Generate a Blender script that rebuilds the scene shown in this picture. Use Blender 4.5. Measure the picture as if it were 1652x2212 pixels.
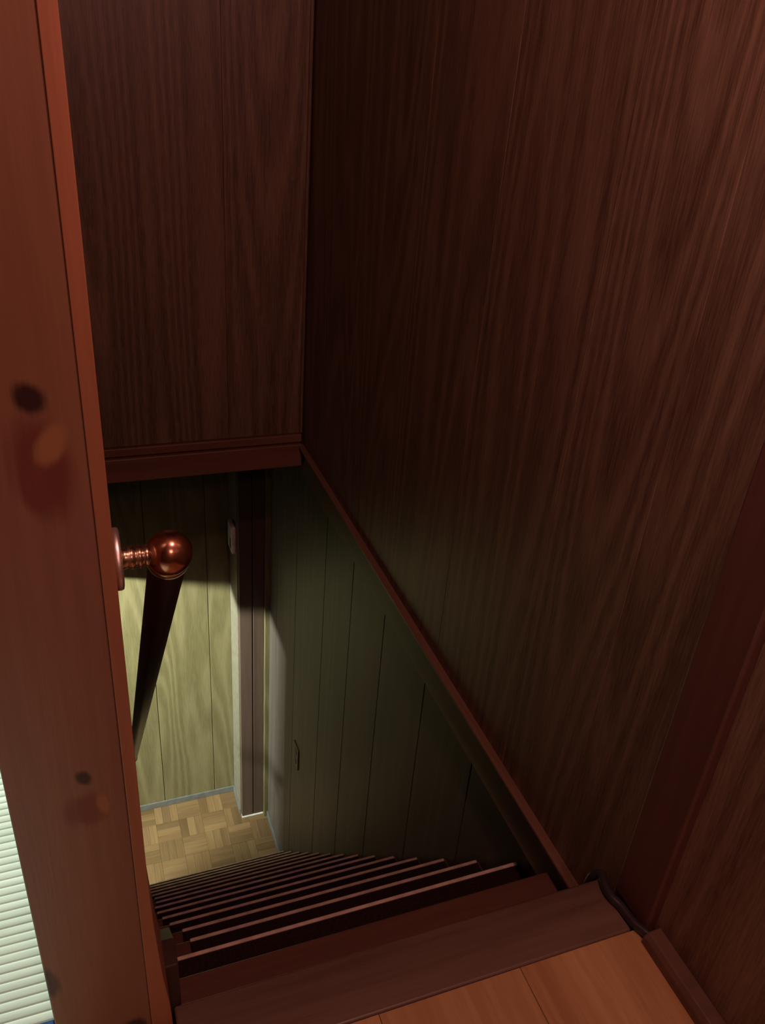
import bpy, bmesh, math, random
from mathutils import Vector, Matrix
random.seed(7)
C = bpy.context.scene.collection
for o in list(bpy.data.objects): bpy.data.objects.remove(o)
S = 0.8                                   # metres per authoring unit (phone held 1.5 units above the landing)

# ------------------------------------------------------------------ camera, world, lights, exposure
yaw, pitch, roll, FPX = math.radians(22.4355), math.radians(29.6864), math.radians(4.9080), 1789.8
cy, sy, cp, sp = math.cos(yaw), math.sin(yaw), math.cos(pitch), math.sin(pitch)
fwd = Vector((sy*cp, cy*cp, -sp)); rgt = Vector((cy, -sy, 0)); upv = rgt.cross(fwd)
r2 = math.cos(roll)*rgt + math.sin(roll)*upv; u2 = -math.sin(roll)*rgt + math.cos(roll)*upv
cam_d = bpy.data.cameras.new('camera'); cam = bpy.data.objects.new('camera', cam_d); C.objects.link(cam)
cam.matrix_world = Matrix(((r2.x, u2.x, -fwd.x, 0), (r2.y, u2.y, -fwd.y, 0), (r2.z, u2.z, -fwd.z, 1.5*S), (0, 0, 0, 1)))
cam_d.sensor_fit = 'VERTICAL'; cam_d.sensor_height = 24.0; cam_d.lens = FPX/2212*24.0
cam_d.clip_start = 0.02
bpy.context.scene.camera = cam

w = bpy.data.worlds.new('world'); bpy.context.scene.world = w; w.use_nodes = True
w.node_tree.nodes['Background'].inputs[0].default_value = (0.02, 0.022, 0.03, 1)
w.node_tree.nodes['Background'].inputs[1].default_value = 0.0

def lamp(name, loc, energy, col, radius, kind='POINT', target=None, cone=None, blend=.5):
    d = bpy.data.lights.new(name, kind); d.energy = energy; d.color = col; 
    if kind != 'AREA': d.shadow_soft_size = radius*S
    o = bpy.data.objects.new(name, d); C.objects.link(o); o.location = Vector(loc)*S
    if kind == 'SPOT':
        d.spot_size = math.radians(cone); d.spot_blend = blend
        o.rotation_euler = (Vector(target)-Vector(loc)).to_track_quat('-Z', 'Y').to_euler()
    return o
lamp('landing_ceiling_light', (.44, .46, 2.36), 23.0, (1.0, .43, .36), .045)            # warm bulb over the head of the stairs
lamp('rear_fill_light', (.30, -1.1, 2.40), 17.0, (1.0, .43, .36), .10)          # added fill from behind the camera, lifts the lower post
tube = lamp('lower_room_light', (-1.6, 3.06, -1.05), 190.0, (.94, 1.0, .87), .15, 'AREA')   # fluorescent fitting in the room downstairs
tube.data.shape = 'RECTANGLE'; tube.data.size = 1.0*S; tube.data.size_y = .13*S
tube.rotation_euler = Vector((1, .35, -.18)).to_track_quat('-Z', 'Y').to_euler()
lamp('tatami_room_light', (-.75, 2.9, 1.25), 150.0, (.86, 1.0, .86), .05, 'SPOT', (-.42, 1.28, 0), 34, .5)
lamp('mat_reflection_spot', (-.9, .3, 2.5), 60.0, (.86, 1.0, .86), .05, 'SPOT', (-.62, .15, 0), 26, .5)  # extra spot, added so the near mat reflects in the ball end

sc = bpy.context.scene
sc.view_settings.view_transform = 'Standard'; sc.view_settings.look = 'None'
sc.view_settings.gamma = 1; sc.view_settings.use_curve_mapping = False; sc.view_settings.exposure = 0.0

# ------------------------------------------------------------------ materials
def nt(m):
    m.use_nodes = True; t = m.node_tree
    for n in list(t.nodes): t.nodes.remove(n)
    out = t.nodes.new('ShaderNodeOutputMaterial'); b = t.nodes.new('ShaderNodeBsdfPrincipled')
    t.links.new(b.outputs[0], out.inputs[0]); return t, b
def math_n(t, op, a, b=None):
    n = t.nodes.new('ShaderNodeMath'); n.operation = op
    for i, v in enumerate((a, b)):
        if v is None: continue
        if isinstance(v, (int, float)): n.inputs[i].default_value = v
        else: t.links.new(v, n.inputs[i])
    return n.outputs[0]
def mix_c(t, f, a, b, mode='MIX'):
    n = t.nodes.new('ShaderNodeMix'); n.data_type = 'RGBA'; n.blend_type = mode
    for i, v in ((0, f), (6, a), (7, b)):
        if isinstance(v, (int, float)): n.inputs[i].default_value = v
        elif isinstance(v, tuple): n.inputs[i].default_value = (*v, 1)
        else: t.links.new(v, n.inputs[i])
    return n.outputs[2]
def maprange(t, v, a, b, c=0., d=1.):
    n = t.nodes.new('ShaderNodeMapRange'); n.inputs[1].default_value = a; n.inputs[2].default_value = b
    n.inputs[3].default_value = c; n.inputs[4].default_value = d; n.clamp = True
    n.interpolation_type = 'SMOOTHSTEP'; t.links.new(v, n.inputs[0]); return n.outputs[0]
def coords(t, grain, along=.35, across=5.0):
    tc = t.nodes.new('ShaderNodeTexCoord'); oi = t.nodes.new('ShaderNodeObjectInfo')
    off = t.nodes.new('ShaderNodeVectorMath'); off.operation = 'SCALE'; off.inputs[0].default_value = (37., 53., 29.)
    t.links.new(oi.outputs['Random'], off.inputs['Scale'])
    add = t.nodes.new('ShaderNodeVectorMath'); add.operation = 'ADD'
    t.links.new(tc.outputs['Object'], add.inputs[0]); t.links.new(off.outputs[0], add.inputs[1])
    mp = t.nodes.new('ShaderNodeMapping'); s = [across]*3; s['XYZ'.index(grain)] = along
    mp.inputs['Scale'].default_value = s; t.links.new(add.outputs[0], mp.inputs[0])
    return tc, oi, mp.outputs[0]
def noise(t, vec, scale, detail=2., rough=.5):
    n = t.nodes.new('ShaderNodeTexNoise'); n.inputs['Scale'].default_value = scale
    n.inputs['Detail'].default_value = detail; n.inputs['Roughness'].default_value = rough
    t.links.new(vec, n.inputs['Vector']); return n.outputs[0]
def wood(name, dark, light, grain='Z', rings=9., ring_amt=.5, along=.35, across=5., rough=.45, tone=.18, bump=.12, knots=(), fibre=.35, spec=.5, fig=None):
    m = bpy.data.materials.new(name); t, b = nt(m)
    tc, oi, v = coords(t, grain, along, across)
    vb = v if fig is None else coords(t, grain, *fig)[2]
    base = noise(t, vb, .55, 1.5)                                    # broad figure: its contour lines are the growth rings
    r = math_n(t, 'SINE', math_n(t, 'MULTIPLY', base, rings*6.283))
    r = math_n(t, 'MULTIPLY_ADD', r, .5); r.node.inputs[2].default_value = .5
    r = math_n(t, 'POWER', r, 1.6)
    f1 = noise(t, v, 14., 3., .65)                                  # fibres
    blotch = noise(t, v, 1.1, 2.)
    g = math_n(t, 'ADD', math_n(t, 'MULTIPLY', r, ring_amt), math_n(t, 'MULTIPLY', maprange(t, f1, .3, .7), fibre))
    g = math_n(t, 'ADD', g, math_n(t, 'MULTIPLY', maprange(t, blotch, .25, .75), 1-ring_amt-fibre))
    col = mix_c(t, g, dark, light)
    tv = math_n(t, 'MULTIPLY_ADD', oi.outputs['Random'], tone); tv.node.inputs[2].default_value = 1-tone*.5
    h = t.nodes.new('ShaderNodeHueSaturation'); t.links.new(col, h.inputs['Color']); t.links.new(tv, h.inputs['Value'])
    col = h.outputs[0]
    for (kx, ky, kz, rx, rz, c, tilt) in knots:                     # knots: stained ovals fixed in the board
        s = t.nodes.new('ShaderNodeVectorMath'); s.operation = 'SUBTRACT'
        t.links.new(tc.outputs['Object'], s.inputs[0]); s.inputs[1].default_value = (kx, ky, kz)
        rt = t.nodes.new('ShaderNodeMapping'); rt.inputs['Rotation'].default_value = (0, tilt, 0)
        t.links.new(s.outputs[0], rt.inputs[0])
        q = t.nodes.new('ShaderNodeVectorMath'); q.operation = 'MULTIPLY'
        t.links.new(rt.outputs[0], q.inputs[0]); q.inputs[1].default_value = (1/rx, 0, 1/rz)
        ln = t.nodes.new('ShaderNodeVectorMath'); ln.operation = 'LENGTH'; t.links.new(q.outputs[0], ln.inputs[0])
        ln2 = math_n(t, 'ADD', ln.outputs['Value'], math_n(t, 'MULTIPLY', math_n(t, 'SUBTRACT', f1, .5), .7))
        col = mix_c(t, maprange(t, ln2, .55, 1.25, 1., 0.), col, c)
    t.links.new(col, b.inputs['Base Color'])
    b.inputs['Roughness'].default_value = rough; b.inputs['Specular IOR Level'].default_value = spec
    bp = t.nodes.new('ShaderNodeBump'); bp.inputs['Strength'].default_value = bump; bp.inputs['Distance'].default_value = .002
    t.links.new(math_n(t, 'ADD', g, math_n(t, 'MULTIPLY', f1, .4)), bp.inputs['Height']); t.links.new(bp.outputs[0], b.inputs['Normal'])
    return m
def plain(name, col, rough=.5, metal=0., var=.12, scale=30., spec=.5, bump=0.):
    m = bpy.data.materials.new(name); t, b = nt(m)
    tc = t.nodes.new('ShaderNodeTexCoord'); n = noise(t, tc.outputs['Object'], scale, 3.)
    c0 = tuple(c*(1-var) for c in col); c1 = tuple(min(1, c*(1+var)) for c in col)
    t.links.new(mix_c(t, maprange(t, n, .3, .7), c0, c1), b.inputs['Base Color'])
    b.inputs['Roughness'].default_value = rough; b.inputs['Metallic'].default_value = metal
    b.inputs['Specular IOR Level'].default_value = spec
    if bump:
        bp = t.nodes.new('ShaderNodeBump'); bp.inputs['Strength'].default_value = bump; bp.inputs['Distance'].default_value = .002
        t.links.new(n, bp.inputs['Height']); t.links.new(bp.outputs[0], b.inputs['Normal'])
    return m

PANEL_D, PANEL_L = (.085, .048, .033), (.285, .192, .130)
M = {}
M['panel'] = wood('wood_grain_panelling', PANEL_D, PANEL_L, 'Z', 24, .34, 1.1, 22, .42, .05, fibre=.46, fig=(.42, 5.0))
M['panel_low'] = wood('pale_grain_panelling', (.115, .098, .040), (.22, .19, .095), 'Z', 15, .46, .8, 18, .5, .05, bump=.06, fibre=.38, fig=(.8, 6.5))
M['panel_low_shaded'] = wood('pale_panelling_shaded', (.096, .082, .068), (.160, .140, .120), 'Z', 8, .42, .3, 7, .5, .05, bump=.06)  # same boards as the pale panelling, with the shade mixed into the colour
M['header'] = wood('header_wood', (.17, .075, .05), (.30, .15, .10), 'X', 5, .4, .3, 5, .45)
M['redtrim_y'] = wood('red_stained_trim', (.16, .085, .055), (.28, .165, .115), 'Y', 5, .35, .3, 6, .38)
M['casing'] = wood('red_casing', (.09, .038, .032), (.15, .067, .055), 'Z', 6, .35, .3, 6, .4)
M['fascia'] = wood('fascia_board', (.16, .11, .075), (.28, .21, .14), 'Y', 5, .4, .3, 6, .5)
M['sill'] = wood('worn_sill', (.10, .062, .042), (.20, .135, .098), 'X', 5, .35, .35, 6, .4, .1)
M['tread'] = wood('stair_tread', (.125, .06, .038), (.21, .105, .07), 'X', 5, .35, .35, 6, .38, .12)
M['plank'] = wood('landing_parquet', (.38, .20, .085), (.62, .40, .185), 'Y', 5, .3, .35, 5, .38, .35)
M['parquet_x'] = wood('hall_parquet', (.125, .072, .029), (.225, .148, .07), 'X', 3, .3, .4, 8, .4, .5)
M['parquet_y'] = wood('hall_parquet_cross', (.125, .072, .029), (.225, .148, .07), 'Y', 3, .3, .4, 8, .4, .5)
M['pillar'] = wood('hall_pillar_wood', (.08, .05, .036), (.13, .085, .062), 'Z', 6, .35, .3, 6, .5)
M['cream'] = plain('cream_jamb', (.19, .175, .13), .5)
M['grey_base'] = plain('grey_vinyl_skirting', (.14, .15, .14), .5)
M['mat'] = plain('dark_stair_mat', (.030, .016, .012), .9, 0, .35, 220, .2, .6)
M['mat_edge'] = plain('pale_mat_edge', (.80, .66, .54), .6, 0, .15, 40)
M['rail'] = wood('dark_rail', (.018, .009, .009), (.04, .02, .018), 'Y', 4, .3, .4, 8, .3)
M['bronze'] = plain('copper_bronze', (.52, .27, .17), .2, 1., .1, 60)
M['bronze2'] = plain('aged_brass', (.58, .46, .33), .22, 1., .12, 60)
M['steel'] = plain('pale_metal', (.92, .90, .87), .42, 1., .08, 40)
M['white_plastic'] = plain('white_plastic', (.72, .74, .70), .4)
M['dark_plastic'] = plain('dark_plastic', (.03, .03, .03), .4)
M['cable'] = plain('black_cable', (.035, .032, .036), .3)
M['duct'] = plain('brown_cable_duct', (.13, .072, .048), .4)
M['heri'] = plain('blue_tatami_border', (.02, .06, .22), .8, 0, .2, 150)
M['dark_wood'] = wood('dark_skirt_wood', (.045, .025, .022), (.09, .055, .045), 'Z', 4, .3, .3, 6, .5)
M['plaster'] = plain('plain_plaster', (.16, .13, .10), .8, 0, .05, 12)
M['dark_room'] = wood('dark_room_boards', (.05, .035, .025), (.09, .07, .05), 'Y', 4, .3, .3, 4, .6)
# post: red-stained pine with knots
PB = (-.065, .80)                                                   # post origin (x, y)
def kn(x, z, rx, rz, c, tilt=0.): return ((x-PB[0])*S, 0, z*S, rx*S, rz*S, c, tilt)
DK = (.035, .012, .014)
M['post'] = wood('red_stained_pine', (.175, .082, .046), (.275, .142, .085), 'Z', 5, .30, .28, 6.5, .36, 0, fibre=.3, knots=[
    kn(-.038, 1.10, .030, .060, (.15, .045, .03), .1), kn(-.028, 1.128, .014, .026, (.31, .15, .07), -.5),
    kn(-.042, 1.178, .0135, .017, DK, .45), kn(-.048, 1.08, .016, .028, (.16, .045, .035), 0),
    kn(-.044, .668, .0092, .0135, DK, .3), kn(-.045, .61, .03, .03, (.17, .05, .035), .2), kn(-.024, .615, .008, .02, (.30, .14, .065), .1),
    kn(-.130, .27, .014, .035, (.06, .025, .022), .1), kn(-.020, .098, .018, .022, DK, .3)])
M['jamb'] = wood('red_jamb_strip', (.27, .105, .055), (.42, .18, .095), 'Z', 5, .3, .28, 6.5, .36, 0)
# tatami
def tatami_mat():
    m = bpy.data.materials.new('woven_rush'); t, b = nt(m)
    tc, oi, v = coords(t, 'X', 3., 60.)
    f = noise(t, v, 1.4, 3., .6); l = noise(t, tc.outputs['Object'], 3., 2.)
    g = math_n(t, 'ADD', math_n(t, 'MULTIPLY', f, .6), math_n(t, 'MULTIPLY', l, .4))
    t.links.new(mix_c(t, maprange(t, g, .3, .7), (.62, .66, .54), (.84, .86, .74)), b.inputs['Base Color']); b.inputs['Roughness'].default_value = .65
    return m
M['rush'] = tatami_mat()

# ------------------------------------------------------------------ mesh helpers (authoring units, scaled by S)
class MB:
    def __init__(s): s.bm = bmesh.new()
    def box(s, x0, x1, y0, y1, z0, z1, bev=0., seg=1):
        vs = [s.bm.verts.new((x, y, z)) for x in (x0, x1) for y in (y0, y1) for z in (z0, z1)]
        q = [(0, 1, 3, 2), (4, 6, 7, 5), (0, 4, 5, 1), (2, 3, 7, 6), (0, 2, 6, 4), (1, 5, 7, 3)]
        fs = [s.bm.faces.new([vs[i] for i in f]) for f in q]
        if bev:
            es = {e for f in fs for e in f.edges}
            bmesh.ops.bevel(s.bm, geom=list(es), offset=bev, segments=seg, profile=.5, affect='EDGES')
        return s
    def prism(s, pts, axis, a, b, bev=0., seg=1):                   # polygon pts extruded along axis from a to b
        def P(u, v, w): return {'X': (w, u, v), 'Y': (u, w, v), 'Z': (u, v, w)}[axis]
        A = [s.bm.verts.new(P(u, v, a)) for u, v in pts]; B = [s.bm.verts.new(P(u, v, b)) for u, v in pts]
        n = len(pts); fs = [s.bm.faces.new(A), s.bm.faces.new(B[::-1])]
        for i in range(n): fs.append(s.bm.faces.new((A[i], B[i], B[(i+1) % n], A[(i+1) % n])))
        bmesh.ops.recalc_face_normals(s.bm, faces=fs)
        if bev: bmesh.ops.bevel(s.bm, geom=list({e for f in fs for e in f.edges}), offset=bev, segments=seg, profile=.5, affect='EDGES')
        return s
    def lathe(s, org, axis, prof, n=32):                            # prof: (distance along axis, radius)
        ax = Vector(axis).normalized(); e1 = ax.orthogonal().normalized(); e2 = ax.cross(e1); o = Vector(org); rings = []
        for d, r in prof:
            if r < 1e-6: rings.append([s.bm.verts.new(o+ax*d)]); continue
            rings.append([s.bm.verts.new(o+ax*d+(e1*math.cos(k*2*math.pi/n)+e2*math.sin(k*2*math.pi/n))*r) for k in range(n)])
        fs = []
        for A, B in zip(rings, rings[1:]):
            for k in range(n):
                j = (k+1) % n
                vs = [A[k % len(A)], B[k % len(B)], B[j % len(B)], A[j % len(A)]]
                u = []
                for v in vs:
                    if v not in u: u.append(v)
                if len(u) > 2: fs.append(s.bm.faces.new(u))
        for R in (rings[0], rings[-1]):
            if len(R) > 2: fs.append(s.bm.faces.new(R))
        bmesh.ops.recalc_face_normals(s.bm, faces=fs); return s
    def tube(s, pts, r, n=10):
        pts = [Vector(p) for p in pts]; rings = []; prev = None
        for i, p in enumerate(pts):
            d = (pts[min(i+1, len(pts)-1)]-pts[max(i-1, 0)]).normalized()
            e1 = d.orthogonal().normalized() if prev is None else (prev-d*prev.dot(d)).normalized()
            prev = e1; e2 = d.cross(e1)
            rings.append([s.bm.verts.new(p+(e1*math.cos(k*2*math.pi/n)+e2*math.sin(k*2*math.pi/n))*r) for k in range(n)])
        fs = [s.bm.faces.new(rings[0][::-1]), s.bm.faces.new(rings[-1])]
        for A, B in zip(rings, rings[1:]):
            for k in range(n): fs.append(s.bm.faces.new((A[k], A[(k+1) % n], B[(k+1) % n], B[k])))
        bmesh.ops.recalc_face_normals(s.bm, faces=fs); return s
    def build(s, name, mat, parent=None, base=(0, 0, 0), smooth=False):
        B = Vector(base)
        for v in s.bm.verts: v.co = (v.co-B)*S
        me = bpy.data.meshes.new(name); s.bm.to_mesh(me); s.bm.free()
        me.materials.append(M[mat])
        if smooth:
            for p in me.polygons: p.use_smooth = True
        o = bpy.data.objects.new(name, me); C.objects.link(o); o.location = B*S
        if parent is not None:
            o.parent = parent; o.location = B*S-Vector(parent['_w'])
        o['_w'] = list(B*S)
        return o
def tag(o, label=None, cat=None, group=None, kind=None):
    for k, v in (('label', label), ('category', cat), ('group', group), ('kind', kind)):
        if v: o[k] = v
    return o
def thing(name, base, label, cat, group=None):
    o = bpy.data.objects.new(name, None); C.objects.link(o); o.location = Vector(base)*S; o['_w'] = list(Vector(base)*S)
    return tag(o, label, cat, group)
def struct(o): o['kind'] = 'structure'; return o
def box(name, mat, x0, x1, y0, y1, z0, z1, bev=0., parent=None, seg=1):
    return MB().box(x0, x1, y0, y1, z0, z1, bev, seg).build(name, mat, parent, ((x0+x1)/2, (y0+y1)/2, z0))

# ------------------------------------------------------------------ layout numbers
XW = .962                 # face of the upper right-hand wall
XL = 1.015                # face of the lower right-hand wall
R, G, Y0, N = .228, .188, .870, 16
ZL = -N*R                 # lower floor
CEIL = 2.75
def nose(n): return Y0+n*G, -n*R

# ------------------------------------------------------------------ room shell
# landing floor: planks running towards the stairs
fl = struct(MB().box(-.15, 1.05, -2.0, .748, -.06, -.012).build('floor', 'plaster', None, (.4, 0, -.06)))
for x0, x1 in ((-.15, .10), (.10, .384), (.384, .668), (.668, 1.05)):
    ys = [-2.0, -.9+.3*random.random(), .748]
    for a, b in zip(ys, ys[1:]):
        box('plank', 'plank', x0+.0005, x1-.0005, a+.0005, b-.0005, -.012, 0, .0006, fl)
# upper right wall: boards with narrow recessed joints over a backing
wr = struct(MB().box(XW+.006, 1.09, -2.0, 3.42, -.16, CEIL).build('wall_right', 'panel', None, (1.03, 1.0, -.16)))
gy = [.838, 1.053, 1.342, 1.79, 2.24, 2.72, 3.42]
for a, b in zip(gy, gy[1:]):
    box('panel', 'panel', XW, XW+.012, a+.0006, b-.0006, -.16, CEIL, .0009, wr)
gy = [-2.0, -1.4, -.95, -.4, -.02, .42, .738]
for a, b in zip(gy, gy[1:]):
    box('panel', 'panel', XW, XW+.012, a+.0006, b-.0006, 0, CEIL, .0009, wr)
# casing post on the right wall
struct(box('trim_1', 'casing', .941, XW+.004, .733, .842, 0, CEIL, .006, None, 3))
# narrow red rail at the foot of the upper wall and the joist board below it
struct(MB().box(.938, .985, .872, 3.37, -.166, -.156, .003, 2).build('trim_2', 'redtrim_y', None, (.955, 2.1, -.178)))
struct(box('trim_3', 'fascia', .965, .985, .80, 3.37, -.315, -.166, .002))
struct(box('trim_4', 'fascia', .985, 1.09, .80, 3.37, -.30, -.162, 0))
# lower right wall
wl = struct(MB().box(XL+.006, 1.10, .80, 4.6, ZL-.05, -.24).build('wall_lower_right', 'panel_low_shaded', None, (1.06, 2.6, ZL)))
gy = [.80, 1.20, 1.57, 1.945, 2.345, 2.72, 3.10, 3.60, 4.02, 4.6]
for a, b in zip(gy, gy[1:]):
    box('panel', 'panel_low_shaded', XL, XL+.012, a+.0018, b-.0018, ZL, -.24, .0022, wl)
# bulkhead across the far end of the stairwell
wb = struct(MB().box(-.10, .957, 3.382, 3.46, -.10, CEIL).build('wall_front', 'panel', None, (.45, 3.4, -.10)))
gx = [-.10, .62, .945]
for a, b in zip(gx, gx[1:]):
    box('panel', 'panel', a+.0005, b-.0005, 3.370, 3.384, -.10, CEIL, .0008, wb)
struct(MB().box(.944, .957, 3.362, 3.384, -.10, CEIL, .003, 2).build('trim_5', 'panel', None, (.95, 3.37, -.1)))
struct(MB().box(.0, .954, 3.356, 3.46, -.142, -.104, .004, 2).build('trim_6', 'header', None, (.45, 3.4, -.14)))
struct(MB().box(.0, .955, 3.348, 3.46, -.262, -.150, .005, 2).build('trim_7', 'header', None, (.45, 3.4, -.26)))
# left wall of the stairwell (the rail is fixed to it), behind the post
struct(MB().box(-.10, .022, .93, 3.66, ZL, CEIL).build('wall_left', 'panel', None, (-.04, 2.3, ZL)))
struct(MB().box(-.10, .03, 3.66, 4.51, -1.474, -.25).build('wall_lintel', 'panel_low', None, (-.04, 4.0, -1.474)))
# lower hall
fw = struct(MB().box(-.30, 1.1, 4.522, 4.62, ZL-.05, -.2).build('wall_back', 'panel_low', None, (-.5, 4.56, ZL)))
gx = [-.30, .06, .30, .672, .822]
for a, b in zip(gx, gx[1:]):
    box('panel', 'panel_low', a+.0018, b-.0018, 4.51, 4.524, ZL, -.25, .0022, fw)
cs = struct(MB().box(.820, 1.1, 4.262, 4.53, ZL, -.25).build('wall_return', 'cream', None, (.9, 4.4, ZL)))
struct(MB().box(.826, .9075, 4.235, 4.27, ZL+.012, -.25, .003).build('trim_8', 'pillar', None, (.86, 4.25, ZL)))
struct(MB().box(.9135, .985, 4.235, 4.27, ZL+.012, -.25, .003).build('trim_9', 'pillar', None, (.95, 4.25, ZL)))
struct(MB().box(.985, XL+.004, 4.20, 4.27, ZL, -.25, .002).build('trim_10', 'panel_low', None, (1.0, 4.23, ZL)))
struct(MB().box(.826, .985, 4.228, 4.27, ZL, ZL+.012, .002).build('trim_11', 'white_plastic', None, (.9, 4.24, ZL)))
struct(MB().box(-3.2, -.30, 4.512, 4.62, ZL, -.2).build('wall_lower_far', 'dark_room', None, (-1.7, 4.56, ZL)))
struct(box('baseboard_back', 'grey_base', -.30, .820, 4.502, 4.512, ZL, ZL+.055, .003))
struct(box('baseboard_return', 'grey_base', .812, .822, 4.27, 4.503, ZL, ZL+.055, .003))
struct(box('baseboard_lower_right', 'grey_base', 1.003, XL+.002, 3.52, 4.20, ZL, ZL+.055, .003))
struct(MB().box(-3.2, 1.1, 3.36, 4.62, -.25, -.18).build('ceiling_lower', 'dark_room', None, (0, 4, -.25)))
# hall floor: basket-weave parquet, each finger its own piece
hf = struct(MB().box(-3.2, 1.1, 1.2, 4.62, ZL-.06, ZL-.012).build('floor_lower', 'plaster', None, (0, 3.6, ZL-.06)))
Q = .165; px, py = [], []
for i in range(-3, 8):
    for j in range(0, 7):
        x0 = -.12+i*Q; y0 = 3.36+j*Q
        for k in range(3):
            f = Q/3
            if (i+j) % 2: b = (x0, x0+Q, y0+k*f, y0+(k+1)*f); mat = 'parquet_x'
            else: b = (x0+k*f, x0+(k+1)*f, y0, y0+Q); mat = 'parquet_y'
            x1, y1 = min(b[1], XL), min(b[3], 4.51)
            if b[0] >= XL-.01 or b[2] >= 4.5: continue
            box('parquet_block', mat, b[0]+.0004, x1-.0004, b[2]+.0004, y1-.0004, ZL-.012, ZL+random.uniform(-.0012, 0), .0007, hf)
# the room downstairs, where its lamp hangs
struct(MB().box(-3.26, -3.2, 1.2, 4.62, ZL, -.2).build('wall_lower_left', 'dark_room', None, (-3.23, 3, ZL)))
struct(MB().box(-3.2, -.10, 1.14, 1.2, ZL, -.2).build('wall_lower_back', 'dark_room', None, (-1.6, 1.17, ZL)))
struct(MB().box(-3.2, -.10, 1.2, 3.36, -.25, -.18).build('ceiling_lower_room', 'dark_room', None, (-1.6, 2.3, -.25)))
# room behind the camera and the tatami room
struct(MB().box(-2.6, 1.09, -2.06, -2.0, -.06, CEIL).build('wall_rear', 'panel', None, (0, -2, 0)))
struct(MB().box(-2.6, 1.1, -2.06, 3.46, CEIL, CEIL+.06).build('ceiling', 'plaster', None, (0, 0, CEIL)))
struct(MB().box(-2.66, -2.6, -2.06, 3.46, -.06, CEIL).build('wall_tatami_left', 'plaster', None, (-2.63, 0, 0)))
struct(MB().box(-2.6, -.10, 3.38, 3.46, -.06, CEIL).build('wall_tatami_front', 'plaster', None, (-1.3, 3.4, 0)))
struct(MB().box(-2.6, -.10, -2.0, 3.38, -.10, -.046).build('floor_tatami', 'plaster', None, (-1.3, 0, -.1)))

# ------------------------------------------------------------------ post and its jamb strip, by the photographer
post = struct(MB().box(-.134, .0045, .800, .930, 0, CEIL, .002, 2).build('trim_12', 'post', None, (PB[0], PB[1], 0)))
strip = MB().prism([(.0045, 0), (.039, 0), (.0355, .13), (.0285, .21), (.0225, .34), (.0205, .45), (.0205, CEIL), (.0045, CEIL)], 'Y', .7985, .930, .0009, 2)
strip.build('jamb_strip', 'jamb', post, (PB[0]+.03, .797, 0))
# dark skirt block where the left skirting starts
struct(MB().prism([(.872, -.30), (.872, .115), (.935, .095), (1.05, -.04), (1.05, -.30)], 'X', .026, .058, .003, 2).build('baseboard_left', 'dark_wood', None, (.045, .9, -.3)))
# sill along the head of the stairs
struct(MB().box(.044, .921, .749, .870, -.045, .001, .005, 3).build('trim_13', 'sill', None, (.48, .81, -.045)))
struct(MB().box(-.10, .944, .76, .85, -.30, -.045).build('trim_14', 'tread', None, (.48, .81, -.3)))
# cable duct at the foot of the near right wall
struct(MB().prism([(.923, 0), (.925, .018), (.935, .027), (.962, .029), (.962, 0)], 'Y', -2.0, .722, .002, 2).build('baseboard_right', 'duct', None, (.94, 0, 0)))

# ------------------------------------------------------------------ staircase
st = thing('staircase', (.5, .87, ZL), 'steep reddish wooden staircase dropping from the landing sill to the lower hall', 'staircase')
ty0 = MB().box(.022, XL, 0, G+.03, -.042, 0, .006, 3)
t0 = None
for n in range(1, N):
    y, z = nose(n)
    if n == 1: MB().box(.06, .950, y-G-.03, y, z-.042, z, .006, 3).build('tread', 'tread', st, (.5, y, z))
    elif t0 is None: t0 = MB().box(.024, XL-.002, y-G-.03, y, z-.042, z, .006, 3).build('tread', 'tread', st, (.5, y, z))
    else:
        o = t0.copy(); C.objects.link(o); o.location = Vector((.5, y, z))*S-Vector(st['_w'])
r0 = None
for n in range(1, N+1):
    y, z = nose(n-1)
    if n <= 2: MB().box(.062, .934, y-.046, y-.03, z-R, z-.04).build('riser', 'tread', st, (.5, y, z-R))
    elif r0 is None: r0 = MB().box(.026, XL-.004, y-.046, y-.03, z-R, z-.042).build('riser', 'tread', st, (.5, y, z-R))
    else:
        o = r0.copy(); C.objects.link(o); o.location = Vector((.5, y, z-R))*S-Vector(st['_w'])
ya, za = nose(1); yb, zb = nose(N-1)
for x0, x1 in ((.024, .040),):
    MB().prism([(ya, za+.02), (yb, zb+.02), (yb+.03, ZL), (yb-.25, ZL), (ya, za-.3)], 'X', x0, x1, .002).build('stringer', 'tread', st, (x0, ya, za))

# dark non-slip mats with a pale front edge, one on each tread from the second down
ORD = 'first second third fourth fifth sixth seventh eighth ninth tenth eleventh twelfth thirteenth fourteenth fifteenth'.split()
lefts = {2: .074, 3: .130, 4: .126, 5: .101, 6: .088, 7: .079}
for n in range(2, N):
    y, z = nose(n); xl = lefts.get(n, .075+.02*random.random())
    big = n == 2
    m = thing('stair_mat', (.5, y, z), f'dark non-slip mat with a pale front edge on the {ORD[n-1]} step down', 'mat', 'mats on the stair treads')
    MB().box(xl, XL-.012, y-.160, y-.0105, z, z+.006, .002, 1).build('pad', 'mat', m, (.5, y, z))
    MB().box(xl, XL-.012, y-.0105, y-.0005, z, z+.0075, .003, 2).build('edge_strip', 'mat_edge', m, (.5, y, z))

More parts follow.
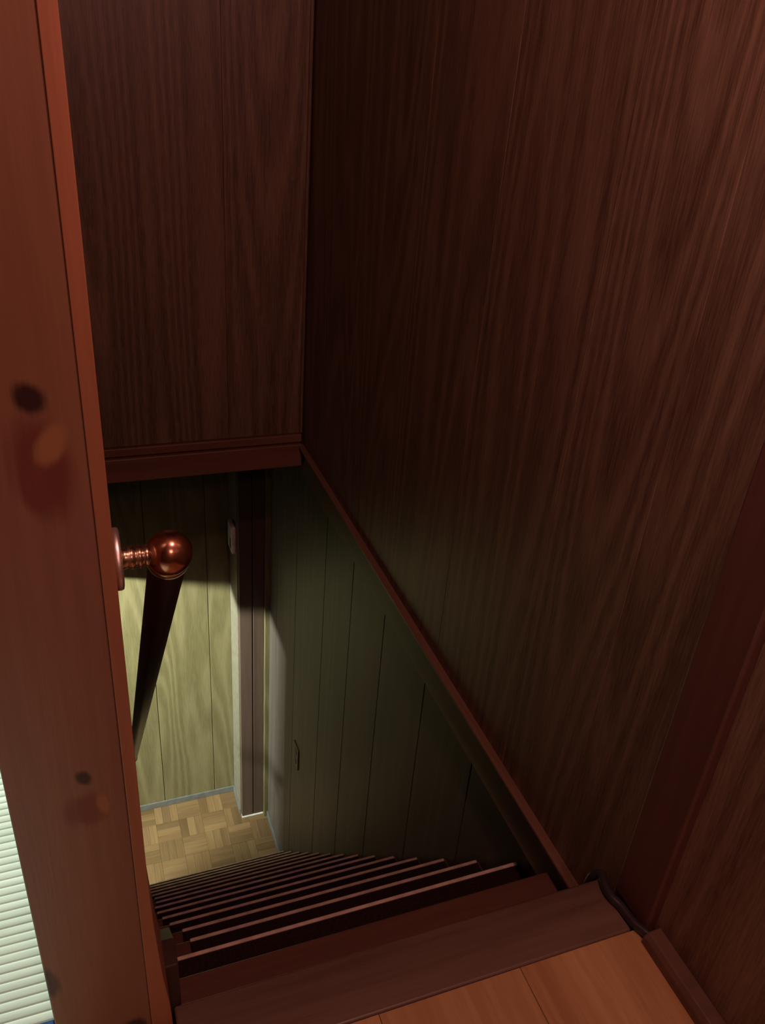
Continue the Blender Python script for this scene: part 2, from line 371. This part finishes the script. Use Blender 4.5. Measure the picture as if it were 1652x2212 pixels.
# ------------------------------------------------------------------ handrail
bx, by, bz = .085, .867, .943
hr = thing('handrail', (bx, by, bz), 'dark wooden handrail with a shiny copper ball end beside the knotty red post', 'handrail')
d = Vector((0, 1, -1.13)).normalized(); L = 4.42
prof = [(0, 0), (0, .0195), (.01, .0235)] + [(L-.012, .0235), (L-.003, .020), (L, 0)]
MB().lathe((bx, by, bz), d, prof, 28).build('rail', 'rail', hr, (bx, by, bz), True)
ball = [(-.0282*math.cos(a), .0282*math.sin(a)) for a in [math.pi*k/20 for k in range(21)]]
ball[0] = (ball[0][0], 0); ball[-1] = (ball[-1][0], 0)
bo = MB().lathe((bx, by, bz), d, ball, 40).build('ball_end', 'bronze', hr, (bx, by, bz), True)
MB().lathe((bx, by, bz), d, [(.012, .0262), (.020, .0268), (.030, .0262), (.034, .0245)], 32).build('collar', 'bronze', bo, (bx, by, bz), True)
nk = MB().lathe((.021, by, bz), (1, 0, 0), [(.006, .017), (.010, .0135), (.016, .0120), (.018, .0142), (.022, .0142), (.024, .0115), (.026, .0115), (.0275, .0138), (.031, .0138),
     (.0325, .0115), (.034, .0115), (.0355, .0135), (.039, .0135), (.041, .012), (.046, .015)], 32).build('neck', 'bronze2', hr, (.021, by, bz), True)
MB().lathe((.0208, by, bz), (1, 0, 0), [(0, .0375), (.0055, .0378), (.0082, .0364), (.0090, .033), (.0095, .0)], 48).build('flange', 'steel', hr, (.021, by, bz), True)
e = Vector((bx, by, bz))+d*L
MB().lathe(e, d, [(-.05, .0245), (-.012, .026), (.004, .0275), (.012, .0255), (.020, .016), (.022, 0)], 28).build('end_cap', 'bronze2', hr, tuple(e), True)
MB().lathe((.0225, e.y-.02, e.z+.02), (1, 0, 0), [(0, .034), (.008, .032), (.010, .012), (.05, .012)], 24).build('lower_bracket', 'bronze2', hr, (.03, e.y, e.z), True)

# ------------------------------------------------------------------ switch, outlet, cable
sw = thing('light_switch', (.82, 4.35, -1.30), 'white rounded light switch beside the dark pillar in the lower hall', 'switch')
SY, SZ = 4.335, -1.222
MB().box(.790, .8195, SY-.062, SY+.062, SZ-.095, SZ+.095, .012, 3).build('plate', 'white_plastic', sw, (.81, SY, SZ), True)
MB().box(.7865, .7905, SY-.042, SY-.020, SZ-.060, SZ+.010, .0015, 1).build('rocker', 'dark_plastic', sw, (.79, SY, SZ))
ol = thing('power_outlet', (XL, 3.48, -2.29), 'small pale power outlet plate on the dim lower right wall', 'outlet')
MB().box(XL-.009, XL+.001, 3.43, 3.53, -2.37, -2.21, .003, 2).build('plate', 'cream', ol, (XL, 3.48, -2.29))
for dz in (-.035, .035):
    MB().box(XL-.0115, XL-.008, 3.462, 3.498, -2.29+dz-.02, -2.29+dz+.02, .001).build('socket', 'dark_plastic', ol, (XL, 3.48, -2.29+dz))
def smooth_path(P, k=6):
    P = [Vector(p) for p in P]; out = []
    for i in range(len(P)-1):
        a, b, c, dd = P[max(i-1, 0)], P[i], P[i+1], P[min(i+2, len(P)-1)]
        for j in range(k):
            u = j/k
            out.append(.5*((2*b)+(c-a)*u+(2*a-5*b+4*c-dd)*u*u+(3*b-a-3*c+dd)*u**3))
    return out+[P[-1]]
cp_ = [(.947, .66, .013), (.946, .690, .013), (.943, .712, .013), (.9365, .730, .0125), (.928, .752, .011), (.925, .772, .0105), (.923, .795, .011), (.916, .818, .0115),
       (.917, .842, .0115), (.924, .862, .011), (.925, .876, .006), (.918, .886, -.015), (.921, .892, -.06), (.928, .892, -.16)]
tag(MB().tube(smooth_path(cp_), .0095, 14).build('cable', 'cable', None, (.93, .75, 0), True), 'black cable snaking over the sill end at the foot of the right wall', 'cable')

# ------------------------------------------------------------------ tatami mats left of the post
def tatami(x0, x1, y0, y1, border, label):
    t = thing('tatami_mat', ((x0+x1)/2, (y0+y1)/2, -.045), label, 'mat')
    ym = y0+.036 if border == 'near' else y1-.036
    a, b = (ym, y1) if border == 'near' else (y0, ym)
    mb = MB(); n = int((b-a)/.018); bm = mb.bm; prev = None; K = 6
    for i in range(n*K+1):                                          # ribbed weave: one shallow ridge per row
        y = a+(b-a)*i/(n*K); u = (i % K)/K; z = -.0016+.0016*abs(math.sin(math.pi*u))**.5
        cur = (bm.verts.new((x0, y, z)), bm.verts.new((x1, y, z)))
        if prev: bm.faces.new((prev[0], prev[1], cur[1], cur[0]))
        prev = cur
    mb.box(x0, x1, a, b, -.045, -.002)
    mb.build('woven_surface', 'rush', t, ((x0+x1)/2, (y0+y1)/2, -.045))
    h = (y0, ym) if border == 'near' else (ym, y1)
    MB().box(x0, x1, h[0], h[1], -.045, .0008, .0015).build('cloth_border', 'heri', t, ((x0+x1)/2, h[0], -.045))
tatami(-2.3, -.152, .873, 2.6, 'near', 'brightly lit greenish tatami mat with a blue cloth border beside the knotty post')
struct(MB().box(-2.3, -.152, -1.2, .872, -.045, 0, .002).build('floor_tatami_near', 'rush', None, (-1.2, 0, -.045)))
for o in bpy.data.objects:
    if '_w' in o: del o['_w']
